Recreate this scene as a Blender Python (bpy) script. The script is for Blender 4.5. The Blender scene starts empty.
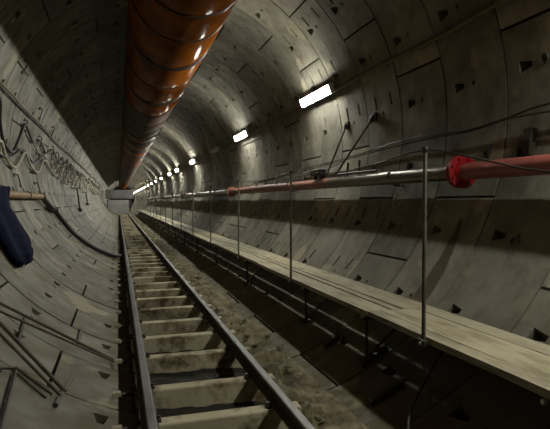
import bpy, bmesh, math, random
from mathutils import Vector, Matrix
random.seed(7)
SC = bpy.context.scene
COL = SC.collection
rad = math.radians

# ------------------------------------------------------------------ camera, world, exposure
cam_d = bpy.data.cameras.new('camera')
cam_d.sensor_width = 36.0
cam_d.lens = 500.0 / 550.0 * 36.0
cam_d.clip_start, cam_d.clip_end = 0.05, 400
cam = bpy.data.objects.new('camera', cam_d)
COL.objects.link(cam)
cx, cy, cz = (0.95404606, -0.29966, 0.0), (0.00778853, 0.02479682, 0.99966217), (-0.29955877, -0.95372375, 0.02599122)
cam.matrix_world = Matrix(((cx[0], cy[0], cz[0], -0.89), (cx[1], cy[1], cz[1], 0.0), (cx[2], cy[2], cz[2], 1.707), (0, 0, 0, 1)))
SC.camera = cam

world = bpy.data.worlds.new('world')
SC.world = world
world.use_nodes = True
world.node_tree.nodes['Background'].inputs[0].default_value = (0.0, 0.0, 0.0, 1)
world.node_tree.nodes['Background'].inputs[1].default_value = 0.0

SC.view_settings.view_transform = 'Standard'
SC.view_settings.look = 'None'
SC.view_settings.gamma = 1.0
SC.view_settings.exposure = 3.05
LAMP_POWER = 24.0            # emission strength of the lit diffusers
SC.cycles.max_bounces = 8
SC.cycles.diffuse_bounces = 3
SC.cycles.use_denoising = True
SC.cycles.sample_clamp_indirect = 6.0

# ------------------------------------------------------------------ tunnel geometry constants
R, AXZ = 2.6, 2.6            # inner radius, height of the tunnel axis
RW, RZ0 = 0.9017, 3.843      # ring width, place of ring joint 0
K0, K1 = -15, 132
def W(y, deg, r=R):
    a = rad(deg)
    return (r * math.cos(a), y, AXZ + r * math.sin(a))

# ------------------------------------------------------------------ materials
def mat(name, color, rough=0.7, metal=0.0, var=0.0, scale=6.0, color2=None, bump=0.0, bscale=30.0, stretch=(1, 1, 1), spec=0.5, coat=0.0, r0=0.36, r1=0.66):
    m = bpy.data.materials.new(name)
    m.use_nodes = True
    nt = m.node_tree
    b = nt.nodes['Principled BSDF']
    b.inputs['Base Color'].default_value = (*color, 1)
    b.inputs['Roughness'].default_value = rough
    b.inputs['Metallic'].default_value = metal
    b.inputs['Specular IOR Level'].default_value = spec
    b.inputs['Coat Weight'].default_value = coat
    b.inputs['Coat Roughness'].default_value = 0.16
    tc = nt.nodes.new('ShaderNodeTexCoord')
    mp = nt.nodes.new('ShaderNodeMapping')
    mp.inputs['Scale'].default_value = stretch
    nt.links.new(tc.outputs['Object'], mp.inputs['Vector'])
    oi = nt.nodes.new('ShaderNodeObjectInfo')
    of = nt.nodes.new('ShaderNodeVectorMath')
    of.operation = 'MULTIPLY'
    of.inputs[1].default_value = (17.0, 31.0, 11.0)
    nt.links.new(oi.outputs['Random'], of.inputs[0])
    nt.links.new(of.outputs[0], mp.inputs['Location'])
    if color2 is not None:
        n = nt.nodes.new('ShaderNodeTexNoise')
        n.inputs['Scale'].default_value = scale
        n.inputs['Detail'].default_value = 6
        n.inputs['Roughness'].default_value = 0.65
        nt.links.new(mp.outputs[0], n.inputs['Vector'])
        cr = nt.nodes.new('ShaderNodeValToRGB')
        cr.color_ramp.elements[0].position = r0
        cr.color_ramp.elements[0].color = (*color, 1)
        cr.color_ramp.elements[1].position = r1
        cr.color_ramp.elements[1].color = (*color2, 1)
        nt.links.new(n.outputs['Fac'], cr.inputs['Fac'])
        nt.links.new(cr.outputs['Color'], b.inputs['Base Color'])
    if bump > 0:
        n2 = nt.nodes.new('ShaderNodeTexNoise')
        n2.inputs['Scale'].default_value = bscale
        n2.inputs['Detail'].default_value = 5
        nt.links.new(mp.outputs[0], n2.inputs['Vector'])
        bp = nt.nodes.new('ShaderNodeBump')
        bp.inputs['Strength'].default_value = bump
        bp.inputs['Distance'].default_value = 0.01
        nt.links.new(n2.outputs['Fac'], bp.inputs['Height'])
        nt.links.new(bp.outputs['Normal'], b.inputs['Normal'])
    return m

class NT:
    """tiny helper for the lining shader"""
    def __init__(s, m):
        s.t = m.node_tree
    def n(s, kind, **kw):
        x = s.t.nodes.new(kind)
        for k, v in kw.items():
            setattr(x, k, v)
        return x
    def l(s, a, b):
        s.t.links.new(a, b)
    def math(s, op, a, b=None, c=None, clamp=False):
        x = s.n('ShaderNodeMath', operation=op)
        x.use_clamp = clamp
        for i, v in enumerate((a, b, c)):
            if v is None: continue
            if isinstance(v, (int, float)): x.inputs[i].default_value = v
            else: s.l(v, x.inputs[i])
        return x.outputs[0]
    def comb(s, a, b, c=0.0):
        x = s.n('ShaderNodeCombineXYZ')
        for i, v in enumerate((a, b, c)):
            if isinstance(v, (int, float)): x.inputs[i].default_value = v
            else: s.l(v, x.inputs[i])
        return x.outputs[0]
    def noise(s, vec, scale, detail=5, rough=0.6):
        x = s.n('ShaderNodeTexNoise')
        x.inputs['Scale'].default_value = scale
        x.inputs['Detail'].default_value = detail
        x.inputs['Roughness'].default_value = rough
        s.l(vec, x.inputs['Vector'])
        return x.outputs['Fac']
    def ramp(s, f, p0, p1, v0=0.0, v1=1.0):
        x = s.n('ShaderNodeMapRange')
        x.interpolation_type = 'SMOOTHSTEP'
        s.l(f, x.inputs['Value'])
        x.inputs['From Min'].default_value = p0
        x.inputs['From Max'].default_value = p1
        x.inputs['To Min'].default_value = v0
        x.inputs['To Max'].default_value = v1
        return x.outputs['Result']
    def mix(s, f, a, b, blend='MIX'):
        x = s.n('ShaderNodeMix', data_type='RGBA', blend_type=blend)
        for i, v in ((0, f), (6, a), (7, b)):
            if isinstance(v, (int, float)): x.inputs[i].default_value = v
            elif isinstance(v, tuple): x.inputs[i].default_value = (*v, 1)
            else: s.l(v, x.inputs[i])
        return x.outputs[2]

def make_lining():
    m = bpy.data.materials.new('lining_concrete')
    m.use_nodes = True
    q = NT(m)
    b = m.node_tree.nodes['Principled BSDF']
    at = q.n('ShaderNodeAttribute', attribute_name='lining')
    sp = q.n('ShaderNodeSeparateXYZ')
    q.l(at.outputs['Vector'], sp.inputs[0])
    s_, z_, tone = sp.outputs[0], sp.outputs[1], sp.outputs[2]
    flat = q.comb(s_, z_, tone)
    big = q.noise(flat, 0.9, 6, 0.62)
    mid = q.noise(q.comb(s_, z_, q.math('MULTIPLY', tone, 9.0)), 3.5, 6, 0.7)
    fine = q.noise(flat, 38.0, 4, 0.6)
    stri = q.noise(q.comb(q.math('MULTIPLY', s_, 1.1), q.math('MULTIPLY', z_, 22.0), tone), 1.0, 4, 0.6)
    drip = q.noise(q.comb(q.math('MULTIPLY', s_, 2.0), q.math('MULTIPLY', z_, 4.0), tone), 1.0, 6, 0.7)
    c = q.mix(q.ramp(big, 0.38, 0.62), (0.120, 0.114, 0.086), (0.218, 0.209, 0.165))
    c = q.mix(q.ramp(mid, 0.46, 0.70, 0, 0.6), c, (0.080, 0.066, 0.042))
    c = q.mix(q.ramp(drip, 0.48, 0.72, 0, 0.5), c, (0.27, 0.265, 0.228))
    c = q.mix(q.math('MULTIPLY', q.ramp(stri, 0.35, 0.62, 0.5, 0.0), q.ramp(s_, -4.2, -5.2, 0.25, 0.6)), c, (0.07, 0.062, 0.042))
    c = q.mix(q.ramp(fine, 0.6, 0.75, 0, 0.35), c, (0.07, 0.064, 0.048))
    # mud that has settled along the invert (angle -90 is the bottom)
    mudn = q.noise(q.comb(q.math('MULTIPLY', s_, 1.0), q.math('MULTIPLY', z_, 2.6), tone), 2.2, 7, 0.72)
    dist0 = q.math('ABSOLUTE', q.math('ADD', s_, math.pi / 2 * R))
    dirt = q.noise(flat, 1.1, 6, 0.7)
    c = q.mix(q.math('MULTIPLY', q.ramp(dist0, 1.2, 3.0, 1.0, 0.0), q.ramp(dirt, 0.25, 0.6, 0.35, 0.9)), c, (0.105, 0.092, 0.058))
    dist = q.math('ABSOLUTE', q.math('ADD', s_, math.pi / 2 * R))
    mudf = q.math('MULTIPLY', q.ramp(dist, 0.75, 1.55, 1.0, 0.0), q.ramp(mudn, 0.40, 0.52))
    c = q.mix(mudf, c, (0.085, 0.066, 0.03))
    # rusty brown leak stain on the right wall
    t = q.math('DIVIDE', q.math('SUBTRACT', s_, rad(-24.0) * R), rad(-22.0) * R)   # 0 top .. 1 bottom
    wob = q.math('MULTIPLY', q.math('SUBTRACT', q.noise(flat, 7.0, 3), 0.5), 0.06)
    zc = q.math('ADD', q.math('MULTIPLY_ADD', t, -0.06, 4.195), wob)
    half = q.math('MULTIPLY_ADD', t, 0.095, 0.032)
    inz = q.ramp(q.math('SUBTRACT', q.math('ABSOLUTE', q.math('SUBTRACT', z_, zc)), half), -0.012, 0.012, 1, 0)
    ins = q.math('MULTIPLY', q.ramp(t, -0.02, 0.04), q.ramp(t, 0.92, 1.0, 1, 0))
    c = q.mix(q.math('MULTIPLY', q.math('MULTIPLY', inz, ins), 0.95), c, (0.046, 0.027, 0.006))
    # pale patches of laitance
    pn = q.noise(flat, 1.7, 3, 0.5)
    c = q.mix(q.ramp(pn, 0.60, 0.66, 0, 0.45), c, (0.33, 0.30, 0.19))
    tm = q.math('MULTIPLY_ADD', q.math('FRACT', q.math('MULTIPLY', tone, 7.13)), 0.36, 0.80)
    c = q.mix(1.0, c, q.comb(tm, tm, tm), 'MULTIPLY')
    q.l(c, b.inputs['Base Color'])
    q.l(q.ramp(mid, 0.3, 0.7, 0.55, 0.85), b.inputs['Roughness'])
    b.inputs['Specular IOR Level'].default_value = 0.35
    bp = q.n('ShaderNodeBump')
    bp.inputs['Strength'].default_value = 0.5
    bp.inputs['Distance'].default_value = 0.006
    q.l(q.math('ADD', q.math('ADD', mid, q.math('MULTIPLY', fine, 0.25)), q.math('MULTIPLY', stri, 0.35)), bp.inputs['Height'])
    q.l(bp.outputs['Normal'], b.inputs['Normal'])
    return m

M = {}
M['lining'] = make_lining()
M['backing'] = mat('grout_dark', (0.05, 0.045, 0.035), 0.95)
M['duct'] = mat('orange_duct_sheet', (0.20, 0.058, 0.005), 0.45, 0.0, color2=(0.075, 0.022, 0.004), scale=2.2, bump=0.22, bscale=12.0, stretch=(1, 0.6, 1), spec=0.0, coat=0.12)
M['duct_dark'] = mat('dark_duct_sheet', (0.06, 0.03, 0.014), 0.6, 0.0, color2=(0.035, 0.022, 0.012), scale=2.2, bump=0.22, bscale=12.0, stretch=(1, 0.6, 1), spec=0.08)  # dark olive sections; also puts shade into the colour of the far duct
M['duct_band'] = mat('duct_band', (0.035, 0.018, 0.012), 0.45)
M['red'] = mat('red_paint', (0.30, 0.004, 0.008), 0.4, 0.0, color2=(0.18, 0.005, 0.006), scale=14, bump=0.2)
M['red_old'] = mat('faded_red_paint', (0.30, 0.085, 0.070), 0.42, 0.0, color2=(0.19, 0.048, 0.038), scale=5, bump=0.2)
M['red_rust'] = mat('rusty_red_pipe', (0.30, 0.12, 0.085), 0.55, 0.2, color2=(0.15, 0.075, 0.05), scale=6, bump=0.3)
M['galv'] = mat('grey_pipe_steel', (0.16, 0.135, 0.10), 0.36, 0.4, color2=(0.09, 0.07, 0.05), scale=5, bump=0.25)
M['steel'] = mat('dull_steel', (0.14, 0.135, 0.12), 0.45, 0.7, color2=(0.07, 0.06, 0.05), scale=12)
M['post'] = mat('handrail_steel', (0.12, 0.115, 0.09), 0.55, 0.3, color2=(0.06, 0.055, 0.04), scale=10)
M['dark'] = mat('dark_iron', (0.035, 0.03, 0.026), 0.6, 0.4, color2=(0.06, 0.045, 0.03), scale=15)
M['rail'] = mat('rail_steel', (0.19, 0.195, 0.19), 0.5, 0.2, color2=(0.09, 0.085, 0.075), scale=6, stretch=(1, 0.3, 1))
M['rail_side'] = mat('rail_rust', (0.09, 0.075, 0.055), 0.75, 0.1, color2=(0.04, 0.032, 0.024), scale=9)
M['plank'] = mat('plank_timber', (0.33, 0.30, 0.195), 0.8, r0=0.45, r1=0.68, color2=(0.17, 0.145, 0.085), scale=3.0, bump=0.4, bscale=18, stretch=(3.2, 0.7, 3.2))
M['plank2'] = mat('plank_timber_grey', (0.30, 0.275, 0.185), 0.8, r0=0.45, r1=0.68, color2=(0.155, 0.135, 0.085), scale=2.6, bump=0.4, bscale=18, stretch=(3.2, 0.7, 3.2))
M['sleeper'] = mat('sleeper_concrete', (0.42, 0.375, 0.25), 0.8, r0=0.47, r1=0.60, color2=(0.10, 0.07, 0.028), scale=3.0, bump=0.6, bscale=16)
M['pole'] = mat('yellow_brown_pipe', (0.30, 0.20, 0.10), 0.6, color2=(0.19, 0.12, 0.06), scale=4)
M['rubber'] = mat('black_rubber', (0.016, 0.015, 0.014), 0.5)
M['cable'] = mat('cable_grey', (0.06, 0.055, 0.045), 0.6)
M['cable_y'] = mat('cable_khaki', (0.20, 0.16, 0.075), 0.6, color2=(0.12, 0.10, 0.05), scale=6)
M['hose_pale'] = mat('pale_hose', (0.42, 0.39, 0.30), 0.6, color2=(0.28, 0.26, 0.19), scale=9)
M['housing'] = mat('lamp_housing', (0.55, 0.55, 0.53), 0.5)
M['cloth'] = mat('navy_cloth', (0.003, 0.004, 0.014), 0.9, color2=(0.006, 0.008, 0.028), scale=7, bump=0.5, bscale=9, spec=0.08)
M['rubble'] = mat('rubble_mud', (0.20, 0.175, 0.10), 0.95, color2=(0.055, 0.042, 0.018), scale=6, bump=0.9, bscale=22)
M['rubble_dark'] = mat('mud_shade', (0.022, 0.018, 0.010), 0.9, color2=(0.012, 0.010, 0.006), scale=6, bump=0.9, bscale=22)  # mud whose near-black colour stands in for shade in the track hollows
M['gantry'] = mat('gantry_grey', (0.17, 0.175, 0.17), 0.7, color2=(0.11, 0.11, 0.10), scale=1.2)
M['gantry_pale'] = mat('gantry_sheet', (0.34, 0.335, 0.29), 0.7, color2=(0.22, 0.23, 0.24), scale=1.0)
M['wood_bar'] = mat('weathered_batten', (0.085, 0.07, 0.045), 0.8, color2=(0.045, 0.036, 0.022), scale=8)
M['white'] = mat('white_label', (0.6, 0.6, 0.58), 0.6)
def emis(name, col, st):
    m = bpy.data.materials.new(name)
    m.use_nodes = True
    b = m.node_tree.nodes['Principled BSDF']
    b.inputs['Base Color'].default_value = (0.8, 0.8, 0.8, 1)
    b.inputs['Emission Color'].default_value = (*col, 1)
    b.inputs['Emission Strength'].default_value = st
    return m
M['lit'] = emis('lamp_diffuser_lit', (1.0, 0.985, 0.88), LAMP_POWER)
M['lit_far'] = emis('lamp_diffuser_boosted', (1.0, 0.985, 0.88), LAMP_POWER * 1.4)   # far lamps boosted to brighten the far rings
M['unlit'] = mat('lamp_diffuser_unlit', (0.35, 0.35, 0.33), 0.3)

# ------------------------------------------------------------------ mesh helpers
class MB:
    def __init__(s):
        s.v, s.f, s.sm = [], [], []
    def add(s, verts, faces, smooth=False):
        o = len(s.v)
        s.v += [tuple(p) for p in verts]
        s.f += [tuple(i + o for i in f) for f in faces]
        s.sm += [smooth] * len(faces)
    def box(s, x0, x1, y0, y1, z0, z1, mtx=None):
        p = [(x, y, z) for x in (x0, x1) for y in (y0, y1) for z in (z0, z1)]
        if mtx is not None:
            p = [mtx @ Vector(q) for q in p]
        s.add(p, [(0, 1, 3, 2), (4, 6, 7, 5), (0, 4, 5, 1), (2, 3, 7, 6), (0, 2, 6, 4), (1, 5, 7, 3)])
    def tube(s, pts, r, n=10, cap=True, up=None):
        pts = [Vector(p) for p in pts]
        rs = r if isinstance(r, (list, tuple)) else [r] * len(pts)
        vs = []
        prev = None
        for i, p in enumerate(pts):
            a = pts[max(i - 1, 0)]
            b = pts[min(i + 1, len(pts) - 1)]
            t = (b - a).normalized()
            if prev is None:
                ref = Vector((0, 0, 1)) if abs(t.z) < 0.9 else Vector((1, 0, 0))
                u = t.cross(ref).normalized()
            else:
                u = (prev - t * prev.dot(t))
                u = u.normalized() if u.length > 1e-6 else t.cross(Vector((0, 0, 1))).normalized()
            prev = u
            w = t.cross(u)
            for k in range(n):
                a_ = 2 * math.pi * k / n
                vs.append(p + (u * math.cos(a_) + w * math.sin(a_)) * rs[i])
        fs = []
        for i in range(len(pts) - 1):
            for k in range(n):
                k2 = (k + 1) % n
                fs.append((i * n + k, i * n + k2, (i + 1) * n + k2, (i + 1) * n + k))
        s.add(vs, fs, True)
        if cap:
            s.add(vs[:n], [tuple(range(n - 1, -1, -1))])
            s.add(vs[-n:], [tuple(range(n))])
    def prism(s, poly, y0, y1):
        """poly in (x, z), extruded along y"""
        n = len(poly)
        v = [(x, y0, z) for x, z in poly] + [(x, y1, z) for x, z in poly]
        f = [tuple(range(n)), tuple(range(2 * n - 1, n - 1, -1))]
        f += [(i, (i + 1) % n, n + (i + 1) % n, n + i) for i in range(n)]
        s.add(v, f)
    def build(s, name, material, parent=None, loc=None, bevel=0.0, label=None):
        me = bpy.data.meshes.new(name)
        me.from_pydata(s.v, [], s.f)
        me.polygons.foreach_set('use_smooth', s.sm)
        bm_ = bmesh.new(); bm_.from_mesh(me)
        bmesh.ops.recalc_face_normals(bm_, faces=bm_.faces)
        bm_.to_mesh(me); bm_.free()
        if isinstance(material, str): material = M[material]
        me.materials.append(material)
        me.update()
        o = bpy.data.objects.new(name, me)
        COL.objects.link(o)
        if parent is not None: o.parent = parent
        if loc is not None: o.location = loc
        if bevel > 0:
            bm = o.modifiers.new('bevel', 'BEVEL')
            bm.width = bevel
            bm.segments = 2
            bm.limit_method = 'ANGLE'
        if label: o['label'] = label
        return o

def tag(o, label, cat, group=None, kind=None):
    o['label'] = label
    o['category'] = cat
    if group: o['group'] = group
    if kind: o['kind'] = kind
    return o
def thing(name, label, cat, loc=(0, 0, 0), group=None):
    o = bpy.data.objects.new(name, None)
    o.empty_display_size = 0.1
    COL.objects.link(o)
    o.location = loc
    return tag(o, label, cat, group)
def copy_thing(root, loc):
    r = root.copy()
    COL.objects.link(r)
    r.location = loc
    for ch in list(root.children):
        c = ch.copy()
        COL.objects.link(c)
        c.parent = r
        for g in list(ch.children):
            d = g.copy()
            COL.objects.link(d)
            d.parent = c
    return r
ORD = ['first', 'second', 'third', 'fourth', 'fifth', 'sixth', 'seventh', 'eighth', 'ninth', 'tenth', 'eleventh', 'twelfth', 'thirteenth', 'fourteenth']
def smooth_path(ctrl, n=8):
    """Catmull-Rom through control points"""
    P = [Vector(p) for p in ctrl]
    out = []
    for i in range(len(P) - 1):
        p0, p1, p2, p3 = P[max(i - 1, 0)], P[i], P[i + 1], P[min(i + 2, len(P) - 1)]
        for k in range(n):
            t = k / n
            out.append(0.5 * ((2 * p1) + (-p0 + p2) * t + (2 * p0 - 5 * p1 + 4 * p2 - p3) * t * t + (-p0 + 3 * p1 - 3 * p2 + p3) * t ** 3))
    out.append(P[-1])
    return out

# ------------------------------------------------------------------ the lining: rings of concrete segments
PH = {-1: 1, 0: 2, 1: 1, 2: 2, 3: 0, 4: 2, 5: 0, 6: 1, 7: 0, 8: 2, 9: 1, 10: 1, 11: 0}
def build_lining():
    V, F, S, A = [], [], [], []
    rnd = random.Random(3)
    GAP = 0.010
    DEP = 0.19
    dang = 360.0 / 21
    last = 0
    for k in range(K0, K1):
        ph = PH.get(k)
        if ph is None:
            ph = rnd.choice([p for p in (0, 1, 2) if p != last])
        last = ph
        y0 = RZ0 + RW * k + GAP
        y1 = RZ0 + RW * (k + 1) - GAP
        near = -3 <= k < 42
        spans = [(-1.85 + dang * (ph + 3 * sg), 3) for sg in range(7)]
        if k == -1:      # one long segment reaches from the walkway past the pipe here
            spans = [(-1.85 + dang * (1 + 3 * sg), 3) for sg in range(5)] + [(-1.85 + dang * (1 + 15), 6)]
        for a0, nd in spans:
            a1 = a0 + dang * nd
            ga = math.degrees(0.013 / R)
            a0 += ga; a1 -= ga
            tone = rnd.random()
            dr = rnd.uniform(-0.004, 0.004)
            ths = [a0 + (a1 - a0) * i / (nd * 5 + 1) for i in range(nd * 5 + 2)]
            cells = {}          # (th range, frac range) -> kind
            fr = [0.0, 1.0]
            if near:
                fr = [0.0, 0.22, 0.265, 0.475, 0.52, 0.66, 0.71, 0.835, 1.0]
                for j in range(nd):
                    pc = a0 + 8.57 + dang * j
                    lo, hi = pc - 1.3, pc + 1.3
                    ths = [t for t in ths if not (lo - 0.4 < t < hi + 0.4)] + [lo, hi]
                    if rnd.random() < 0.95: cells[(lo, 5, 7)] = (hi, 'pocket')
                    hl, hh = pc - 0.5, pc + 0.5
                    if rnd.random() < 0.6:
                        ths += [hl, hh]
                        cells[(hl, 3, 4)] = (hh, 'hole')
                    up = math.sin(rad(pc)) > 0.1
                    if rnd.random() < (0.0 if k < 2 else 0.75 if (up and math.cos(rad(pc)) > -0.2) else 0.6 if math.cos(rad(pc)) > 0.3 else 0.1):
                        sl, sh = hi + 0.35, hi + 4.2
                        if sh < a1 - 0.5:
                            ths = [t for t in ths if not (sl - 0.3 < t < sh + 0.3)] + [sl, sh]
                            cells[(sl, 5, 6)] = (sh, 'slot')
                            if rnd.random() < 0.7: cells[(sl, 1, 2)] = (sh, 'slot')
            ths = sorted(ths)
            base = len(V)
            nf = len(fr)
            def add(th, f, dep):
                yy = y0 + (y1 - y0) * f
                rr = R + dr + dep
                V.append((rr * math.cos(rad(th)), yy, AXZ + rr * math.sin(rad(th))))
                s = rad(((th + 270) % 360) - 270) * R      # wraps at +90 .. keeps the right/left sides continuous
                A.extend((s, yy, tone))
                return len(V) - 1
            for th in ths:
                for f in fr:
                    add(th, f, 0)
            # which cells are recessed
            rec = {}
            for (lo, fi, fj), (hi, kind) in cells.items():
                i0 = ths.index(lo)
                i1 = ths.index(hi)
                for i in range(i0, i1):
                    for jj in range(fi, fj):
                        rec[(i, jj)] = True
                f0, f1 = fr[fi], fr[fj]
                w_ = hi - lo
                if kind == 'pocket':
                    # flush rim down to a flared mouth, narrow on the near side
                    nar = 0.30 * w_
                    rim = [add(lo, f0, 0), add(hi, f0, 0), add(hi, f1, 0), add(lo, f1, 0)]
                    top = [add(lo + nar, f0 + 0.003, 0), add(hi - nar, f0 + 0.003, 0), add(hi - 0.02 * w_, f1 - 0.004, 0), add(lo + 0.02 * w_, f1 - 0.004, 0)]
                    bot = [add(lo + nar, f0 + 0.02, 0.03), add(hi - nar, f0 + 0.02, 0.03), add(hi - 0.1 * w_, f1 - 0.006, 0.17), add(lo + 0.1 * w_, f1 - 0.006, 0.17)]
                    for e in range(4):
                        e2 = (e + 1) % 4
                        F.append((rim[e], rim[e2], top[e2], top[e])); S.append(False)
                else:
                    dd = 0.08 if kind == 'hole' else 0.055
                    top = [add(lo, f0, 0), add(hi, f0, 0), add(hi, f1, 0), add(lo, f1, 0)]
                    bot = [add(lo + 0.06 * w_, f0 + 0.004, dd), add(hi - 0.06 * w_, f0 + 0.004, dd), add(hi - 0.06 * w_, f1 - 0.004, dd), add(lo + 0.06 * w_, f1 - 0.004, dd)]
                F.append(tuple(bot)); S.append(False)
                for e in range(4):
                    e2 = (e + 1) % 4
                    F.append((top[e], top[e2], bot[e2], bot[e])); S.append(False)
            for i in range(len(ths) - 1):
                for j in range(nf - 1):
                    if (i, j) in rec: continue
                    a = base + i * nf + j
                    F.append((a, a + 1, a + nf + 1, a + nf)); S.append(True)
            # the edges of the segment
            e0 = [(th, 0.0) for th in ths]
            e1 = [(th, 1.0) for th in ths]
            for line in (e0, e1, [(a0, 0.0), (a0, 1.0)], [(a1, 0.0), (a1, 1.0)]):
                ids = [(add(t, f, 0), add(t, f, DEP)) for t, f in line]
                for (p, q), (p2, q2) in zip(ids, ids[1:]):
                    F.append((p, p2, q2, q)); S.append(False)
    me = bpy.data.meshes.new('wall_lining')
    me.from_pydata(V, [], F)
    me.polygons.foreach_set('use_smooth', S)
    at = me.attributes.new('lining', 'FLOAT_VECTOR', 'POINT')
    at.data.foreach_set('vector', A)
    me.materials.append(M['lining'])
    o = bpy.data.objects.new('wall_lining', me)
    COL.objects.link(o)
    o['kind'] = 'structure'
    o['label'] = 'round tunnel lining of pale concrete ring segments with bolt pockets'
    b = MB()
    n = 64
    ya, yb = RZ0 + RW * K0, RZ0 + RW * K1
    vs = [(*W(y, 360 * i / n, R + 0.18),) for y in (ya, yb) for i in range(n)]
    b.add(vs, [(i, (i + 1) % n, n + (i + 1) % n, n + i) for i in range(n)], True)
    b.add([W(yb, 360 * i / n, R + 0.18) for i in range(n)], [tuple(range(n))])
    b.add([W(ya, 360 * i / n, R + 0.18) for i in range(n)], [tuple(range(n))])
    ob = b.build('wall_backing', 'backing')
    ob['kind'] = 'structure'
build_lining()

def frame_on_wall(y, deg, r):
    """matrix: local x = circumferential (upwards on the right wall), y = along tunnel, z = inwards"""
    a = rad(deg)
    e_r = Vector((math.cos(a), 0, math.sin(a)))
    e_t = Vector((-math.sin(a), 0, math.cos(a)))
    c = Vector((0, y, AXZ)) + e_r * r
    m = Matrix.Identity(4)
    m.col[0][:3] = e_t; m.col[1][:3] = (0, 1, 0); m.col[2][:3] = -e_r; m.col[3][:3] = c
    return m

# ------------------------------------------------------------------ track
def rail(xc, label, name='steel_rail'):
    # the rail: foot, web, head, from behind the camera to the gantry
    ya, yb = -3.0, 59.0
    foot = [(-0.055, 0.24), (0.055, 0.24), (0.055, 0.249), (0.012, 0.258), (0.007, 0.262), (0.007, 0.308), (0.026, 0.314), (0.030, 0.335), (0.024, 0.340),
            (-0.024, 0.340), (-0.030, 0.335), (-0.026, 0.314), (-0.007, 0.308), (-0.007, 0.262), (-0.012, 0.258), (-0.055, 0.249)]
    t = thing(name, label, 'rail', (xc, 0, 0))
    b = MB(); b.prism(foot, ya, yb); b.build('rail_body', 'rail_side', t)
    b = MB(); b.prism([(-0.0312, 0.330), (0.0312, 0.330), (0.029, 0.3385), (0.023, 0.3425), (-0.023, 0.3425), (-0.029, 0.3385)], ya, yb)
    b.build('rail_head', 'rail', t, label='worn shiny running surface of the rail')
    for j, y in enumerate((6.6, 19.1, 31.6)):
        b = MB()
        for sx in (-1, 1):
            b.box(sx * 0.008, sx * 0.022, y - 0.25, y + 0.25, 0.263, 0.306)
        f = b.build('fishplate', 'dark', t)
        for q in range(4):
            c = MB(); c.tube([(-0.034, y - 0.18 + 0.12 * q, 0.285), (0.034, y - 0.18 + 0.12 * q, 0.285)], 0.011, 6); c.build('bolt', 'dark', f)
    return t
RX0, RX1 = -0.700, 0.205
rail(RX0, 'left steel rail of the narrow track, nearest the camera')
rail(RX1, 'right steel rail of the narrow track, beside the rubble strip')

def sleeper_mesh():
    b = MB()
    x0, x1 = -0.92, 0.37
    n = 14
    top = [(x0 + (x1 - x0) * i / n, 0.24) for i in range(n + 1)]
    bot = [(x, max(AXZ - math.sqrt(R * R - x * x) + 0.012, 0.03)) for x, z in reversed(top) if x > -0.75]
    top = [q for q in top if q[0] > -0.75]
    del bot[-1:]
    bot += [(-0.765, 0.12)]
    top = [(-0.765, 0.24)] + top
    b.prism(top + bot, -0.06, 0.06)
    return b
sy = [2.05, 2.72, 3.39, 4.01, 4.85, 5.53, 6.25, 7.03]
while sy[-1] < 58: sy.append(sy[-1] + 0.74)
sl0 = None
sm_mesh = None
for i, y in enumerate(sy):
    vis = i - 1
    if sl0 is None:
        sl0 = thing('sleeper', '', 'railway sleeper', (0, y, 0), 'sleepers under the narrow track')
        o = sleeper_mesh().build('beam', 'sleeper', sl0, bevel=0.012)
        for sx, xr in ((-1, RX0), (1, RX0), (-1, RX1), (1, RX1)):
            b = MB()
            b.box(xr + sx * 0.050, xr + sx * 0.088, -0.03, 0.03, 0.238, 0.262)
            b.tube([(xr + sx * 0.07, 0, 0.26), (xr + sx * 0.07, 0, 0.278)], 0.014, 6)
            b.build('rail_clip', 'dark', sl0, bevel=0.003)
        b = MB(); b.box(-0.93, -0.865, -0.026, 0.026, 0.205, 0.238); b.build('end_block', 'plank', sl0, bevel=0.004)
        b = MB(); b.box(-0.875, -0.75, -0.02, 0.02, 0.20, 0.222); b.build('tie_strap', 'dark', sl0)
        s = sl0
    else:
        s = copy_thing(sl0, (random.uniform(-0.015, 0.015), y, random.uniform(-0.006, 0.0)))
        s.rotation_euler.z = random.uniform(-0.012, 0.012)
    if vis < 0: s['label'] = 'pale dirty sleeper just below the bottom edge of the photo'
    elif vis < 10: s['label'] = 'pale mud-stained sleeper, the %s one from the bottom edge' % ORD[vis]
    else: s['label'] = 'small dirty sleeper in the far, evenly spaced stretch of track'

# mud and broken concrete
def rubble_strip(name, xa, xb, ya, yb, h, material, label, seed, level=0.0):
    rnd = random.Random(seed)
    from mathutils import noise as mn
    nx, ny = 16, int((yb - ya) / 0.06)
    v, f = [], []
    for j in range(ny + 1):
        y = ya + (yb - ya) * j / ny
        wob = 0.09 * mn.noise(Vector((0.0, y * 1.1, seed)))
        for i in range(nx + 1):
            u = i / nx
            x = xa + (xb - xa) * u + wob * u
            zb = max(AXZ - math.sqrt(R * R - x * x), level)
            e = math.sin(math.pi * min(max(u, 0), 1)) ** 0.6
            hh = h * e * (0.55 + 0.9 * mn.noise(Vector((x * 5, y * 5, seed)))) + 0.035 * e * abs(mn.noise(Vector((x * 17, y * 17, seed))))
            v.append((x, y, zb + max(hh, -0.01) - (0.02 if i in (0, nx) else 0)))
    for j in range(ny):
        for i in range(nx):
            a = j * (nx + 1) + i
            f.append((a, a + 1, a + nx + 2, a + nx + 1))
    b = MB(); b.add(v, f, False)
    o = b.build(name, material)
    tag(o, label, 'rubble', kind='stuff')
    return o
rubble_strip('rubble_strip', 0.26, 0.80, 1.0, 58, 0.085, 'rubble', 'pale crumbled concrete and mud strewn along the right rail', 1)
rubble_strip('track_mud', -0.85, 0.30, 1.0, 58, 0.03, 'rubble_dark', 'mud between the sleepers, coloured near-black for the shade there', 5, 0.055)
rnd = random.Random(11)
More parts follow.
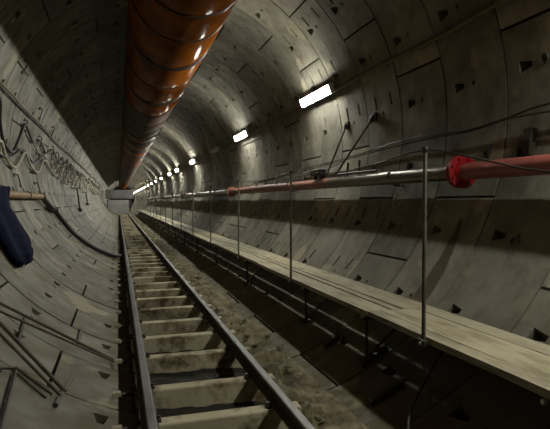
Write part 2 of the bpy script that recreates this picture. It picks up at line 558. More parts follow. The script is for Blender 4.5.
def stone(x, y, z, s):
    b = MB()
    v, f = [], []
    n, m_ = 6, 4
    for j in range(m_ + 1):
        ph = math.pi * j / m_
        for i in range(n):
            a = 2 * math.pi * i / n + 0.3 * j
            q = s * (0.75 + 0.5 * rnd.random())
            v.append((q * math.sin(ph) * math.cos(a) * 1.25, q * math.sin(ph) * math.sin(a), 0.6 * q * math.cos(ph)))
    for j in range(m_):
        for i in range(n):
            i2 = (i + 1) % n
            f.append((j * n + i, j * n + i2, (j + 1) * n + i2, (j + 1) * n + i))
    b.add(v, f)
    o = b.build('rubble_stone', 'rubble', loc=(x, y, z))
    tag(o, 'small pale lump of broken concrete beside the right rail', 'stone', 'loose stones along the right rail')
for i in range(46):
    y = 2.8 + rnd.random() ** 1.6 * 9
    x = rnd.uniform(0.33, 0.75)
    stone(x, y, AXZ - math.sqrt(R * R - x * x) + 0.055, rnd.uniform(0.014, 0.042))

# ------------------------------------------------------------------ ventilation duct under the crown
def build_duct():
    t = thing('ventilation_duct', 'huge orange-brown ventilation duct with dark bands hanging under the crown', 'duct', (-0.112, 0, 4.318))
    rr = 0.620
    ys = [-2.6, -1.2, 0.2, 1.6, 3.0, 4.35, 5.49, 6.40, 7.70, 9.15, 10.57, 12.1, 13.75, 15.1, 16.5, 17.9, 19.1, 20.4]
    while ys[-1] < 84: ys.append(ys[-1] + 1.35)
    heavy = {7.70: 2, 10.57: 2, 16.5: 1}
    rnd = random.Random(5)
    from mathutils import noise as mn
    far_s, far_b = MB(), MB()
    for i in range(len(ys) - 1):
        a, c = ys[i], ys[i + 1]
        n = 48
        L = c - a
        near = i < 45
        ts = [0, 0.012, 0.05, 0.15, 0.3, 0.5, 0.7, 0.85, 0.95, 0.988, 1.0] if near else [0, 0.1, 0.9, 1]
        vs = []
        k = rnd.uniform(0.006, 0.016)
        for tt in ts:
            bul = -0.016 * (1 - min(1, min(tt, 1 - tt) / 0.12)) + k * math.sin(math.pi * tt)
            y = a + L * tt
            for q in range(n):
                an = 2 * math.pi * q / n
                w = 0.007 * mn.noise(Vector((math.cos(an) * 2, y * 1.3, math.sin(an) * 2))) + 0.003 * mn.noise(Vector((math.cos(an) * 7, y * 3.5, math.sin(an) * 7)))
                r_ = rr + bul + w * (1 if near else 0)
                vs.append((r_ * math.cos(an), y, r_ * math.sin(an)))
        fs = [(j * n + q, j * n + (q + 1) % n, (j + 1) * n + (q + 1) % n, (j + 1) * n + q) for j in range(len(ts) - 1) for q in range(n)]
        if near:
            b = MB(); b.add(vs, fs, True); darkened = 12.0 < a < 16.0 or (a > 17 and i % 2 == 1) or a > 32  # olive stretch, then far sections coloured dark where the duct is unlit
            b.build('duct_section', 'duct_dark' if darkened else 'duct', t, label='dark section of duct' if darkened else None)
        else:
            far_s.add(vs, fs, True)
        # the band at the joint
        def ring(b, y, rad_, tube_r):
            n1, n2 = 48, 6
            v = []
            for q in range(n1):
                an = 2 * math.pi * q / n1
                for p in range(n2):
                    bb = 2 * math.pi * p / n2
                    r2 = rad_ + tube_r * math.cos(bb)
                    v.append((r2 * math.cos(an), y + tube_r * 1.2 * math.sin(bb), r2 * math.sin(an)))
            f = [(q * n2 + p, q * n2 + (p + 1) % n2, ((q + 1) % n1) * n2 + (p + 1) % n2, ((q + 1) % n1) * n2 + p) for q in range(n1) for p in range(n2)]
            b.add(v, f, True)
        h = heavy.get(a, 0)
        b = MB() if near else far_b
        ring(b, a, rr - 0.008, 0.010 if h < 2 else 0.022)
        if h: ring(b, a + 0.07, rr + 0.0, 0.018)
        if near: b.build('clamp_band', 'duct_band', t)
    o = far_s.build('duct_section', 'duct', t); o['kind'] = 'stuff'
    o = far_b.build('clamp_band', 'duct_band', t); o['kind'] = 'stuff'
    # hanging straps to the crown
    for y in [1.0 + 2.8 * i for i in range(16)]:
        for x in (-0.35, 0.35):
            b = MB()
            zt = AXZ + math.sqrt(R * R - (x - 0.112) ** 2) - 4.318
            zb = math.sqrt(rr * rr - x * x)
            b.tube([(x, y, zb - 0.02), (x, y, zt + 0.02)], 0.008, 6)
            b.build('hanger', 'dark', t)
build_duct()

# ------------------------------------------------------------------ lamps on the right wall
LAMPS = [-9.8, 1.9, 7.94, 13.33, 22.57, 28.71, 33.0, 39.4, 45.3, 51.2, 57.1, 63.0, 68.9, 74.8, 80.7, 86.6, 92.5, 98.4, 104.3, 110.2]
LA = 21.0
def lamp(y, lit=True, label=''):
    t = thing('tube_luminaire', label, 'lamp', (0, 0, 0), 'strip luminaires along the right wall')
    m = frame_on_wall(y, LA, R)
    t.matrix_world = m
    b = MB(); b.box(-0.082, 0.082, -0.66, 0.66, 0.045, 0.100); b.build('housing', 'housing', t, bevel=0.008)
    b = MB()
    n = 10
    prof = [(-0.064, 0.101)] + [(0.064 * -math.cos(math.pi * i / n), 0.106 + 0.036 * math.sin(math.pi * i / n)) for i in range(n + 1)] + [(0.064, 0.101)]
    b.prism(prof, -0.625, 0.625)
    b.build('diffuser', ('lit_far' if y > 20 else 'lit') if lit else 'unlit', t, label='glowing white diffuser' if lit else 'unlit grey diffuser')
    for s in (-1, 1):
        b = MB(); b.box(-0.078, 0.078, s * 0.65 - 0.014, s * 0.65 + 0.014, 0.05, 0.142); b.build('end_cap', 'housing', t, bevel=0.006)
        b = MB(); b.box(-0.02, 0.02, s * 0.4 - 0.02, s * 0.4 + 0.02, -0.003, 0.046); b.build('bracket', 'dark', t)
    return t
k = 0
for y in LAMPS:
    if y < 0:
        lamp(y, True, 'lit strip luminaire on the right wall behind the camera')
    elif k < 10:
        lamp(y, True, 'lit white strip luminaire on the right wall, %s from the camera' % ORD[k]); k += 1
    else:
        lamp(y, True, 'tiny far glowing luminaire in the merging line of lights')
lamp(17.2, False, 'unlit strip luminaire on the right wall between the second and third lit ones')

# ------------------------------------------------------------------ cables on the right wall
def cable(name, label, ctrl, r, material, cat='cable', n=8, group=None, sides=8):
    b = MB(); b.tube(smooth_path(ctrl, n), r, sides)
    o = b.build(name, material)
    return tag(o, label, cat, group)
rnd = random.Random(21)
def run(y0, y1, step, deg, jit, sag, r_in, fixed=()):
    pts = [W(y, a, r_in) for y, a in fixed]
    y = fixed[-1][0] + step if fixed else y0
    i = 0
    while y < y1:
        pts.append(W(y, deg + rnd.uniform(-jit, jit) - (sag if i % 2 else 0), r_in + 0.01 * (i % 2)))
        y += step
        i += 1
    return pts
cable('power_cable', 'thick dark cable strung along the lamp line, upper of the pair', run(0, 112, 1.6, 20.3, 0.25, 0.5, 2.55, [(-6, 21.6), (0, 21.4), (2.5, 21.4), (3.71, 21.5), (4.6, 20.7), (5.2, 20.5), (5.8, 21.0), (7.2, 20.6), (9.5, 20.0)]), 0.017, 'cable')
cable('power_cable', 'khaki cable strung along the lamp line, just under the darker one', run(0, 112, 1.6, 19.6, 0.25, 0.5, 2.54, [(-6, 20.6), (0, 20.4), (2.5, 20.2), (3.7, 20.3), (4.6, 19.6), (5.7, 19.9), (7.2, 19.6), (9.5, 19.0)]), 0.014, 'cable_y')
cable('wall_cable', 'black sagging cable crossing the right wall above the red pipe, upper strand', run(0, 60, 2.2, -7, 0.8, 1.2, 2.53, [(-3, 1), (1.5, 0), (3.31, -1.8), (3.57, -2.3), (3.8, -2.9), (4.29, -3.7), (4.8, -3.2), (5.6, -3.0), (6.13, -3.6), (7.4, -5.0), (9.3, -6.1), (12, -8.5)]), 0.010, 'rubber')
cable('wall_cable', 'black cable joining the upper strand near the right edge', [W(-3, -1.5, 2.53), W(1.5, -3.0, 2.53), W(3.1, -3.4, 2.53), W(3.3, -3.3, 2.53), W(3.57, -3.1, 2.53), W(3.8, -3.15, 2.53), W(4.29, -4.0, 2.54), W(5.0, -3.8, 2.54), W(6.1, -4.3, 2.54), W(7.4, -5.6, 2.54), W(9.3, -7.0, 2.54), W(12, -9, 2.54)], 0.008, 'rubber')
cable('wall_cable', 'thin dark cable looping along the wall just above the pipe', run(0, 60, 1.9, -10.5, 0.6, 1.6, 2.54, [(7.2, -5.5), (8.2, -8.5), (9.6, -9.0), (11, -8.0)]), 0.010, 'cable')

# ------------------------------------------------------------------ water pipe
PX, PZ, PR = 2.35, 2.0, 0.082
t = thing('water_pipe', 'long round water pipe on the right wall, red then grey then rusty red', 'pipe', (PX, 0, PZ))
def psec(y0, y1, material, label, r=PR):
    b = MB(); b.tube([(0, y0, 0), (0, y1, 0)], r, 24); b.build('pipe_section', material, t, label=label)
def flange(y, material='red', r=0.165, label=None):
    b = MB()
    b.tube([(0, y - 0.032, 0), (0, y - 0.008, 0)], r, 32)
    b.tube([(0, y + 0.008, 0), (0, y + 0.032, 0)], r * 0.985, 32)
    b.tube([(0, y - 0.075, 0), (0, y - 0.03, 0)], [PR + 0.004, PR + 0.028], 24)
    b.tube([(0, y + 0.03, 0), (0, y + 0.075, 0)], [PR + 0.028, PR + 0.004], 24)
    f = b.build('flange', material, t, label=label)
    for i in range(8):
        a = 2 * math.pi * (i + 0.5) / 8
        p = (r * 0.82 * math.cos(a), r * 0.82 * math.sin(a))
        c = MB(); c.tube([(p[0], y - 0.055, p[1]), (p[0], y + 0.055, p[1])], 0.015, 6); c.build('bolt', material, f)
psec(-4, 4.15, 'red_old', 'faded red painted length of pipe')
psec(4.15, 7.3, 'galv', 'bare grey metallic length of pipe')
psec(7.3, 14.6, 'red_rust', 'rusty red length of pipe')
psec(14.6, 30, 'galv', 'dark grey far length of pipe')
psec(30, 59, 'galv', 'dark grey far length of pipe')
flange(4.17, label='bright red bolted flange')
flange(14.65, 'red_rust', 0.15, label='dull red far flange')
flange(26.0, 'red_rust', 0.15)
flange(38.0, 'red_rust', 0.15)
for y in (1.0, 5.45, 9.3, 12.6, 17, 21, 25, 29, 33, 37):
    b = MB()
    b.tube([(0.0 + (PR + 0.008) * math.cos(a), y, (PR + 0.008) * math.sin(a)) for a in [rad(-100 + 10 * i) for i in range(29)]], 0.008, 6)
    b.tube([(0.02, y, -PR - 0.012), (0.16, y, -PR - 0.02), (0.18, y, -PR - 0.0)], 0.012, 6)
    b.build('pipe_clamp', 'dark', t)

def rod(name, label, p, q, r, material, cat, group=None, sides=8):
    p, q = Vector(p), Vector(q)
    b = MB(); b.tube([(0, 0, 0), q - p], r, sides)
    o = b.build(name, material, loc=p)
    return tag(o, label, cat, group)
def tie_rod(label, p, q):
    t = thing('tie_rod', label, 'rod', p)
    v = Vector(q) - Vector(p)
    b = MB(); b.tube([(0, 0, 0), v], 0.016, 8); b.build('shaft', 'wood_bar', t)
    b = MB(); b.tube([v * -0.02, v * 0.06], 0.036, 8); b.build('collar', 'dark', t)
    b = MB(); b.box(-0.045, 0.0, -0.06, 0.06, -0.06, 0.06); b.build('anchor_plate', 'dark', t, loc=(0.035, 0, 0), bevel=0.006)
tie_rod('rusty slanting rod from a wall pocket to the pipe, left of the pair', (2.555, 7.21, AXZ + 0.31), (2.3, 7.40, 2.13))
tie_rod('rusty slanting rod from a wall pocket to the pipe, right of the pair', (2.557, 6.34, AXZ + 0.30), (2.3, 7.09, 2.10))
rod('steel_bar', 'short black bar lying along the top of the pipe under the tie rods', (2.31, 7.0, 2.115), (2.31, 5.79, 2.108), 0.017, 'dark', 'bar')
rod('threaded_stud', 'upright dark stud above the pipe, left of the two', (2.40, 6.85, 2.07), (2.41, 6.85, 2.29), 0.017, 'dark', 'stud')
rod('threaded_stud', 'upright dark stud above the pipe, right of the two', (2.40, 6.47, 2.07), (2.41, 6.47, 2.30), 0.017, 'dark', 'stud')
t = thing('junction_box', 'small black junction box on top of the pipe', 'box', (2.30, 7.75, 2.125))
b = MB(); b.box(-0.06, 0.06, -0.2, 0.2, 0, 0.11); b.box(-0.02, 0.03, -0.15, -0.12, -0.05, 0.0); b.box(-0.02, 0.03, 0.12, 0.15, -0.05, 0.0); b.build('case', 'rubber', t, bevel=0.008)
b = MB()
for i in range(4): b.box(-0.062, -0.0605, -0.13 + 0.07 * i, -0.09 + 0.07 * i, 0.04, 0.075)
b.build('marking', 'white', t, label='worn pale marking on the box')
o = cable('wire_loop', 'thin wire loop hanging below the grey pipe', [(2.40, 5.36, 1.93), (2.43, 5.38, 1.80), (2.42, 5.42, 1.66), (2.42, 5.50, 1.62), (2.42, 5.57, 1.66), (2.43, 5.50, 1.80), (2.40, 5.45, 1.93)], 0.008, 'hose_pale', 'wire')
# wedges driven into pockets
def wedge(y, deg, s, label):
    t = thing('timber_wedge', label, 'wedge', (0, 0, 0))
    t.matrix_world = frame_on_wall(y, deg, R)
    def flare(x0, x1, w0, w1, h):
        b = MB()
        b.add([(x0, -w0, 0.0), (x0, w0, 0.0), (x0, w0, h), (x0, -w0, h), (x1, -w1, 0.0), (x1, w1, 0.0), (x1, w1, h * 0.5), (x1, -w1, h * 0.5)],
              [(0, 1, 2, 3), (4, 7, 6, 5), (0, 4, 5, 1), (1, 5, 6, 2), (2, 6, 7, 3), (3, 7, 4, 0)])
        return b
    flare(0.10 * s, -0.03 * s, 0.05 * s, 0.014 * s, 0.07 * s).build('wedge_block', 'steel', t)
    flare(-0.02 * s, -0.13 * s, 0.065 * s, 0.03 * s, 0.09 * s).build('wedge_base', 'dark', t)
wedge(3.52, -8.0, 1.0, 'pale flared timber wedge in a wall pocket above the red pipe')
wedge(4.04, -8.8, 0.55, 'small timber wedge in the wall close to the red flange')

def plug(y, deg, label):
    t = thing('grout_plug', label, 'plug', (0, 0, 0), 'grout plugs in the near lining')
    t.matrix_world = frame_on_wall(y, deg, R)
    def tor(b, r1, r2, z):
        n1, n2 = 20, 6
        v = [((r1 + r2 * math.cos(2 * math.pi * p / n2)) * math.cos(2 * math.pi * q / n1), (r1 + r2 * math.cos(2 * math.pi * p / n2)) * math.sin(2 * math.pi * q / n1), z + r2 * math.sin(2 * math.pi * p / n2)) for q in range(n1) for p in range(n2)]
        b.add(v, [(q * n2 + p, q * n2 + (p + 1) % n2, ((q + 1) % n1) * n2 + (p + 1) % n2, ((q + 1) % n1) * n2 + p) for q in range(n1) for p in range(n2)], True)
    b = MB(); tor(b, 0.040, 0.009, 0.004); b.build('rim', 'steel', t)
    b = MB(); b.tube([(0, 0, -0.02), (0, 0, 0.004)], 0.034, 16); b.build('plug_face', 'rubber', t)
plug(3.40, 7.2, 'small round rimmed plug beside the top right wall pocket')
plug(3.40, -28.1, 'small round rimmed plug at the edge of the pipe shadow, right edge')

# ------------------------------------------------------------------ walkway
WZ = 0.763
def plank(x0, x1, y0, y1, label, m='plank', dz=0.0):
    b = MB()
    xc, yc = (x0 + x1) / 2, (y0 + y1) / 2
    n = max(2, int((y1 - y0) / 0.5))
    hx, L = (x1 - x0) / 2, (y1 - y0)
    v = []
    rr = random.Random(int(y0 * 100) + int(x0 * 1000))
    for i in range(n + 1):
        y = -L / 2 + L * i / n
        w = rr.uniform(-0.002, 0.002)
        for (x, z) in ((-hx, -0.045), (hx, -0.045), (hx, 0), (-hx, 0)):
            v.append((x + w, y, z + w * 0.8))
    f = [(0, 3, 2, 1), tuple(n * 4 + q for q in (0, 1, 2, 3))]
    for i in range(n):
        for q in range(4):
            q2 = (q + 1) % 4
            f.append((i * 4 + q, i * 4 + q2, (i + 1) * 4 + q2, (i + 1) * 4 + q))
    b.add(v, f)
    o = b.build('walkway_plank', m, loc=(xc, yc, WZ + dz))
    return tag(o, label, 'plank', 'boards of the raised walkway')
rows = [('front', 1.155, 1.272, [-3.0, 0.2, 3.84, 7.4, 11.2, 15.1]), ('middle', 1.281, 1.612, [-2.2, 0.4, 3.84, 7.9, 9.8, 13.9, 18.0]), ('wall-side', 1.622, 1.80, [-3.5, 0.1, 3.84, 8.6, 12.8, 17.0])]
for nm, x0, x1, ends in rows:
    e = list(ends)
    while e[-1] < 58: e.append(e[-1] + 4.0)
    k = 0
    xs = (x0, x1)
    for i in range(len(e) - 1):
        x0, x1 = xs
        if e[i] > 3.8:      # wider gaps between the farther boards
            x0, x1 = {'front': (1.155, 1.368), 'middle': (1.398, 1.480), 'wall-side': (1.507, 1.80)}[nm]
        if e[i + 1] < 2.2:
            lb = '%s row walkway board beyond the right edge of the photo' % nm
        elif k < 4:
            lb = 'pale %s row walkway board, %s one from the right edge' % (nm, ORD[k]); k += 1
        else:
            lb = 'distant %s row walkway board running towards the far end' % nm
        dx = 0.012 if (nm == 'front' and i % 2 == 0) else 0
        plank(x0 - dx, x1, e[i] + 0.004, e[i + 1] - 0.004, lb, 'plank' if (i + len(nm)) % 2 else 'plank2', random.uniform(-0.003, 0.003))

# handrail posts, with the brackets that carry the boards
POSTS = [0.2, 2.995, 5.80, 8.60, 11.4, 14.2, 17.0]
while POSTS[-1] < 56: POSTS.append(POSTS[-1] + 2.8)
proto = None
for i, y in enumerate(POSTS):
    if proto is None:
        proto = thing('handrail_post', '', 'post', (1.137, y, 0.0), 'steel posts along the front of the walkway')
        b = MB(); b.tube([(0, 0, 0.66), (0, 0, 2.055)], 0.0145, 12); b.build('pole', 'post', proto)
        b = MB(); b.tube([(0, 0, 2.05), (0, 0, 2.085)], 0.022, 10); b.build('cap', 'dark', proto)
        b = MB(); b.box(-0.024, 0.012, -0.04, 0.04, 0.70, 0.745); b.build('clip', 'steel', proto, bevel=0.004)
        b = MB(); b.tube([(-0.032, 0, 0.722), (0.03, 0, 0.722)], 0.011, 6); b.build('bolt', 'white', proto)
        p = proto
    else:
        p = copy_thing(proto, (1.137, y, random.uniform(-0.02, 0.0) if i > 2 else 0))
    p.rotation_euler = (random.uniform(-0.006, 0.006), random.uniform(-0.006, 0.006) if i > 2 else 0.0, 0)
    if i == 0: p['label'] = 'thin steel handrail post beyond the right edge of the photo'
    elif i < 8: p['label'] = 'thin steel handrail post on the walkway, %s one from the right edge' % ORD[i - 1]
    else: p['label'] = 'tiny far handrail post in the receding row above the walkway'
bp_ = None
for i, y in enumerate([1.98, 3.95] + [q - 0.35 for q in POSTS if 5 < q < 60]):
    if bp_ is None:
        bp_ = thing('walkway_bracket', '', 'bracket', (0, y, 0), 'steel brackets carrying the walkway')
        b = MB(); b.box(1.17, 1.86, -0.025, 0.025, 0.66, 0.715); b.build('arm', 'dark', bp_)
        zf = AXZ - math.sqrt(R * R - 1.20 ** 2)
        b = MB(); b.tube([(1.20, 0, 0.68), (1.20, 0, zf - 0.02)], 0.014, 8); b.build('leg', 'dark', bp_)
        b = MB(); b.tube([(1.20, 0, zf + 0.03), (1.62, 0, 0.675)], 0.012, 8); b.build('brace', 'dark', bp_)
        b = MB(); b.box(1.14, 1.26, -0.05, 0.05, zf - 0.01, zf + 0.03); b.build('foot', 'dark', bp_)
        for xx in (1.20, ):
            b = MB(); b.tube([(1.145, 0, 0.695), (1.18, 0, 0.695)], 0.013, 6); b.build('bolt', 'white', bp_)
        p = bp_
    else:
        p = copy_thing(bp_, (0, y, 0))
    if i < 6: p['label'] = 'dark steel bracket under the walkway, %s one from the right' % ORD[i]
    else: p['label'] = 'tiny far bracket hidden in the shade under the walkway'

# the rope along the post tops
ctrl = [(1.137, -2, 2.0), (1.137, 0.2, 2.06), (1.137, 1.1, 1.80), (1.135, 1.956, 1.855), (1.135, 2.40, 1.945), (1.137, 2.995, 2.062)]
for i in range(2, len(POSTS)):
    y0, y1 = POSTS[i - 1], POSTS[i]
    for f, s in ((0.25, 0.05), (0.5, 0.075), (0.75, 0.05)):
        ctrl.append((1.137, y0 + (y1 - y0) * f, 2.065 - s))
    ctrl.append((1.137, y1, 2.065))
cable('handrail_rope', 'thin dark rope strung along the tops of the handrail posts', ctrl, 0.006, 'rubber', 'rope', n=4, sides=6)
# runs beneath the walkway
cable('stay_wire', 'slanting black stay in the shade under the near walkway', [W(2.60, -72, 2.56), W(2.9, -67, 2.50), (1.3, 2.97, 0.70)], 0.010, 'rubber', 'wire')
cable('hanging_wire', 'thin wire dangling from the nearest post foot to the lining', [(1.13, 2.99, 0.72), (1.12, 2.99, 0.60), (1.16, 2.97, 0.45), (1.12, 2.9, 0.31)], 0.006, 'steel', 'wire')
for j, (y, dg, ln) in enumerate(((3.35, -66, 0.30), (3.9, -61, 0.28), (4.6, -63, 0.2))):
    m = frame_on_wall(y, dg, R)
    b = MB(); b.box(-ln / 2, ln / 2, -0.03, 0.03, 0.0, 0.045)
    o = b.build('iron_block', 'dark', bevel=0.008); o.matrix_world = m
    tag(o, 'dark iron block on the shaded lining under the walkway, %s from the right' % ORD[j], 'block', 'iron blocks under the walkway')

# ------------------------------------------------------------------ left wall: cable, hoses, hooks
cable('long_cable', 'khaki cable running straight along the left wall above the hoses', run(0, 58, 2.0, 164.0, 0.4, 0.5, 2.55, [(-3, 162.6), (4, 162.4), (7.8, 162.6), (8.5, 162.6), (9.9, 163.2), (12.3, 162.9), (14.8, 164.1)]), 0.018, 'cable_y')
cable('long_cable', 'thin black cable just below the khaki one on the left wall', run(0, 58, 2.0, 165.0, 0.5, 0.4, 2.56, [(-3, 163.6), (4, 163.3), (7.8, 163.4), (9.9, 164.0), (12.3, 163.8), (14.8, 165.0)]), 0.012, 'rubber')
def festoon(label, fixed, y1, period, top, drop, r, material, jit, rin=2.545, seed=1):
    rr = random.Random(seed)
    pts = [W(y, a, rin) for y, a in fixed]
    y = fixed[-1][0]
    while y < y1:
        p = period * rr.uniform(0.8, 1.2)
        d = drop * rr.uniform(0.6, 1.25)
        tp = top + rr.uniform(-jit, jit)
        pts += [W(y + p * 0.28, tp + d * 0.75, rin), W(y + p * 0.5, tp + d, rin), W(y + p * 0.74, tp + d * 0.7, rin), W(y + p, tp, rin - 0.02)]
        y += p
    cable('festooned_hose', label, pts, r, material, 'hose', n=5, group='hoses looped along the left wall', sides=8)
festoon('pale hose hanging in deep loops from hooks on the left wall', [(5.9, 176), (6.8, 186), (7.6, 185), (8.32, 179.8), (8.6, 184), (8.95, 186.8), (9.45, 186.6), (10.41, 179.2), (10.92, 183.8), (11.9, 185.8), (12.94, 178.0), (14.03, 181), (15.0, 184)], 50, 1.7, 178, 7, 0.026, 'hose_pale', 1.5, seed=2)
festoon('thick black hose in a big loop at the left edge, then zigzag loops', [(6.9, 165), (7.6, 166), (8.04, 167.5), (8.25, 174), (8.6, 180), (9.2, 181.6), (9.69, 176.0), (10.0, 169.5), (10.25, 168.6), (11.0, 172.0), (11.6, 172.2), (12.06, 170.2), (13.0, 173.5), (13.48, 173.1), (14.3, 169.7), (15.2, 172.5)], 50, 1.5, 170, 5, 0.026, 'rubber', 1.5, seed=3)
festoon('slim black hose in shallow loops under the zigzag one', [(6.5, 178), (8.0, 184), (9.0, 183.8), (10.2, 178.5), (11.4, 182), (12.6, 175.6), (13.6, 178), (15, 174)], 50, 1.25, 174.5, 6, 0.018, 'rubber', 2.0, seed=4)
festoon('thin grey-brown hose tangled in the far loops', [(11, 172), (12, 176), (13, 175), (14, 171)], 50, 1.0, 172.5, 7, 0.017, 'cable_y', 2.0, seed=5)
festoon('pale thin hose tangled in the far loops', [(14, 176), (15, 181), (16, 176)], 50, 1.1, 175.5, 6, 0.018, 'hose_pale', 2.0, seed=6)
hk = None
hi = 0
rnd = random.Random(9)
for j, (y, a) in enumerate([(8.6, 151.5), (9.35, 191.5), (10.2, 168.0), (11.2, 158.8), (11.4, 193.0), (12.1, 169.6), (12.9, 177.4), (13.4, 160.3), (14.3, 169.2), (15.5, 170.5)] + [(16.5 + 1.5 * i, rnd.choice((169.0, 176.5, 187.0)) + rnd.uniform(-1.0, 1.0)) for i in range(20)]):
    if hk is None:
        hk = thing('cable_hook', '', 'hook', (0, 0, 0), 'hooks along the left wall')
        b = MB(); b.tube(smooth_path([(0.07, 0, 0.0), (0.07, 0, 0.05), (0.04, 0, 0.07), (-0.10, 0, 0.075), (-0.14, 0.03, 0.085), (-0.15, 0.08, 0.085), (-0.12, 0.12, 0.08)], 4), 0.012, 6); b.build('hook_rod', 'dark', hk)
        b = MB(); b.box(0.04, 0.10, -0.03, 0.03, -0.01, 0.018); b.build('anchor_plate', 'dark', hk, bevel=0.004)
        h = hk
    else:
        h = copy_thing(hk, (0, 0, 0))
    m = frame_on_wall(y, a, R)
    # local x must point up the wall on the left side
    m = m @ Matrix.Rotation(math.pi, 4, 'Z')
    h.matrix_world = m
    where = {0: 'high on the left wall above the khaki cable', 1: 'low on the left wall under the pale hose loop', 2: 'at the first peak of the black hose', 3: 'above the khaki cable, over the black hose peak', 4: 'just above the end of the brown pipe'}
    h['label'] = ('small black hook ' + where[j]) if j in where else 'tiny dark hook among the far hose loops on the left wall'

# hanging rods farther on
def hang_rod(label, p, q):
    t = thing('hanging_rod', label, 'rod', p)
    v = Vector(q) - Vector(p)
    b = MB(); b.tube([(0, 0, 0), v], 0.03, 8); b.build('shaft', 'dark', t)
    b = MB(); b.tube([v + Vector((-0.09, 0, 0.03)), v + Vector((0.06, 0, -0.03))], 0.06, 8); b.build('end_knob', 'dark', t)
    b = MB(); b.tube([(0.02, 0, 0), (-0.27, 0, 0.0)], 0.018, 6); b.build('wall_arm', 'dark', t)
hang_rod('dark rod with a knobbed end hanging on the left wall, longer and nearer one', (-2.34, 20.0, 2.21), (-2.24, 20.0, 1.39))
hang_rod('dark rod with a knobbed end hanging on the left wall, shorter and farther one', (-2.37, 26.0, 2.15), (-2.30, 26.0, 1.58))

# brown pipe on the left wall, the black hose below its end, the navy cloth over it
PA, PRR = -161.6, 2.50
t = thing('brown_pipe', 'straight yellow-brown pipe ending on the left wall beside the black hose', 'pipe', (0, 0, 0))
b = MB(); b.tube([W(2.5, PA, PRR), W(11.2, PA, PRR)], 0.057, 16); b.build('pipe_section', 'pole', t)
b = MB(); b.tube([W(11.12, PA, PRR), W(11.26, PA, PRR)], 0.075, 16); b.build('end_collar', 'dark', t)
for y in (6.6, 9.5):
    b = MB(); m = frame_on_wall(y, PA, PRR)
    b.tube([m @ Vector(p) for p in smooth_path([(-0.066, 0, -0.09), (-0.066, 0, 0.0), (-0.045, 0, 0.045), (0, 0, 0.064), (0.045, 0, 0.045), (0.066, 0, 0), (0.066, 0, -0.09)], 4)], 0.008, 6)
    b.build('pipe_clamp', 'dark', t)
t = thing('drain_hose', 'thick black hose bending down the left wall from the brown pipe to the track', 'hose', (0, 0, 0))
b = MB(); b.tube(smooth_path([W(11.22, -161.8, 2.50), W(11.45, -159.5, 2.50), W(11.75, -156.5, 2.50), W(12.1, -155.2, 2.51)], 6), 0.062, 12); b.build('elbow', 'rubber', t)
b = MB(); b.tube(smooth_path([W(12.1, -155.2, 2.51), W(12.45, -154.2, 2.52), W(12.75, -149.7, 2.53), W(12.95, -143, 2.53), W(13.05, -135.3, 2.53), W(13.34, -125.4, 2.53), W(13.75, -115.5, 2.53), W(14.1, -109, 2.53)], 8), 0.055, 12); b.build('hose_run', 'rubber', t)
for q in ((12.1, -155.2), (12.42, -154.25)):
    b = MB(); b.tube([W(q[0] - 0.03, q[1], 2.515), W(q[0] + 0.05, q[1] + 0.2, 2.515)], 0.074, 12); b.build('clamp', 'dark', t)

def cloth():
    # draped over the pipe and lying down the wall: outline in (y, angle)
    left = [(6.95, -163.5), (6.75, -160), (6.55, -156), (6.42, -151.0), (6.30, -146.0), (6.22, -142.5), (6.22, -140.4)]
    right = [(7.62, -163.5), (7.68, -160), (7.80, -156), (7.85, -151.5), (7.72, -146.0), (7.25, -141.8), (6.70, -139.4)]
    from mathutils import noise as mn
    n, m_ = 12, 30
    L = smooth_path([(a, b, 0) for a, b in left], 5)
    Rr = smooth_path([(a, b, 0) for a, b in right], 5)
    outer, inner = [], []
    for i in range(len(L)):
        for j in range(n + 1):
            u = j / n
            y = L[i].x + (Rr[i].x - L[i].x) * u
            a = L[i].y + (Rr[i].y - L[i].y) * u
            t_ = i / (len(L) - 1)
            fold = 0.022 * math.sin(u * 13 + 1.5 * t_) * (0.4 + t_) + 0.02 * mn.noise(Vector((y * 4, a * 0.3, 2)))
            off = 0.03 + 0.075 * math.sin(math.pi * u) ** 0.5
            base = 2.50 - 0.085 if t_ < 0.12 else 2.50
            tt = min(1, max(0, (t_ - 0.05) / 0.25))
            rr_ = (2.415) * (1 - tt) + (2.585 - off - 0.02) * tt
            outer.append(W(y, a, rr_ - fold))
            inner.append(W(y, a, rr_ - fold + 0.018 + 0.6 * (off if tt > 0.5 else 0)))
    b = MB()
    w = n + 1
    f = []
    rows = len(L)
    N = len(outer)
    for i in range(rows - 1):
        for j in range(n):
            a = i * w + j
            f.append((a, a + 1, a + w + 1, a + w))
            f.append((N + a, N + a + w, N + a + w + 1, N + a + 1))
    for i in range(rows - 1):
        for j in (0, n):
            a = i * w + j
            f.append((a, a + w, N + a + w, N + a))
    for j in range(n):
        for i in (0, rows - 1):
            a = i * w + j
            f.append((a, a + 1, N + a + 1, N + a))
    b.add(outer + inner, f, True)
    o = b.build('navy_cloth', 'cloth')
    tag(o, 'dark navy cloth draped over the brown pipe at the left edge', 'cloth')
cloth()

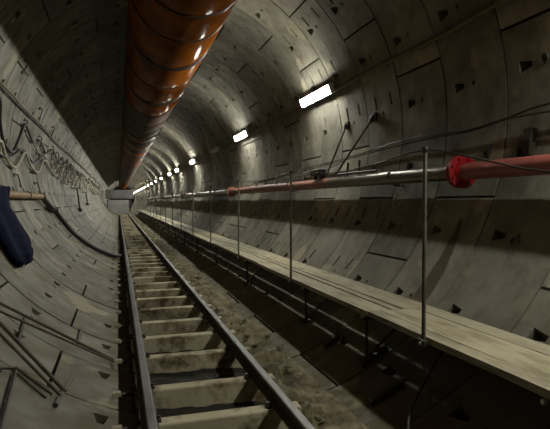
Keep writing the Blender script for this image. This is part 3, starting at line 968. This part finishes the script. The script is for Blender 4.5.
# battens and bars lying on the left foot of the lining
def arc_bar(name, label, pts, w, h, material, cat='batten', r=R, group=None, lift=0.0):
    P = [Vector(W(y, a, r - h / 2 - 0.004 - lift)) for y, a in pts]
    P = smooth_path(P, 4) if len(P) > 2 else P
    b = MB()
    v = []
    for i, p in enumerate(P):
        t_ = (P[min(i + 1, len(P) - 1)] - P[max(i - 1, 0)]).normalized()
        e_r = Vector((p.x, 0, p.z - AXZ)).normalized()
        s = t_.cross(e_r).normalized()
        for (a, c) in ((-w, -h), (w, -h), (w, h), (-w, h)):
            v.append(p + s * a / 2 + e_r * c / 2)
    f = [(0, 1, 2, 3), tuple(len(v) - 4 + q for q in (3, 2, 1, 0))]
    for i in range(len(P) - 1):
        for q in range(4):
            q2 = (q + 1) % 4
            f.append((i * 4 + q, (i + 1) * 4 + q, (i + 1) * 4 + q2, i * 4 + q2))
    b.add(v, f)
    o = b.build(name, material)
    return tag(o, label, cat, group)
rod('steel_batten', 'long dark bar lying across the left lining, upper of the parallel pair', W(4.60, -140.6, 2.57), W(4.98, -111.1, 2.585), 0.013, 'wood_bar', 'bar')
rod('steel_batten', 'long dark bar lying across the left lining, lower of the parallel pair', W(4.42, -139.4, 2.57), W(4.92, -111.2, 2.58), 0.010, 'wood_bar', 'bar')
arc_bar('short_batten', 'short cross batten under the left end of the parallel pair', [(4.99, -131.2), (4.33, -129.5)], 0.022, 0.016, 'wood_bar', 'bar')
arc_bar('short_batten', 'short upright batten touching the parallel pair near the track', [(5.65, -119.5), (5.11, -119.3)], 0.03, 0.02, 'wood_bar', 'bar')
rod('timber_lath', 'thickest lath of the slanting bundle at lower left', W(4.46, -140.3, 2.57), W(3.80, -119.2, 2.57), 0.014, 'wood_bar', 'lath')
rod('timber_lath', 'second lath of the slanting bundle, just left of the thickest', W(4.27, -138.8, 2.57), W(3.70, -119.8, 2.57), 0.011, 'wood_bar', 'lath')
rod('timber_lath', 'thin lath lying under the slanting bundle, upper one', W(3.85, -127.5, 2.59), W(3.72, -121.0, 2.59), 0.008, 'wood_bar', 'lath')
rod('timber_lath', 'thin lath lying under the slanting bundle, lower one', W(3.80, -128.4, 2.59), W(3.62, -121.6, 2.59), 0.008, 'wood_bar', 'lath')
arc_bar('cross_batten', 'dark cross batten under the lower end of the lath bundle', [(4.31, -118.2), (3.92, -119.2), (3.54, -120.0)], 0.028, 0.028, 'dark', 'bar')
rod('iron_bar', 'upright black iron bar at the lower left corner', W(3.75, -127.45, 2.565), W(2.85, -125.3, 2.57), 0.010, 'dark', 'bar')
rod('iron_bar', 'level black iron bar meeting the upright one at the left edge', W(3.52, -130.6, 2.565), W(3.74, -127.55, 2.55), 0.010, 'dark', 'bar')

# ------------------------------------------------------------------ gantry closing the view at the far end
GY = 60.0
t = thing('service_gantry', 'grey sheeted gantry standing across the track at the far end', 'gantry', (0, GY, 0))
b = MB(); b.box(-2.25, 0.85, 0, 3.0, 2.02, 3.05); b.build('roof_box', 'gantry', t, bevel=0.05, label='grey upper box')
b = MB(); b.box(-2.1, 0.6, 0.1, 2.8, 0.95, 1.0 + 0.9); b.build('frame', 'dark', t)
b = MB(); b.box(-2.0, 0.30, 0.0, 0.1, 0.38, 1.88); b.build('front_panel', 'gantry_pale', t, bevel=0.03, label='pale front sheet')
for x in (-1.7, 0.4):
    b = MB(); b.box(x, x + 0.12, 0.2, 0.32, 0.5, 2.1); b.build('leg', 'dark', t)
for x in (RX0, RX1):
    for y in (0.5, 2.4):
        b = MB(); b.tube([(x - 0.04, y, 0.49), (x + 0.04, y, 0.49)], 0.15, 16); b.build('wheel', 'dark', t)
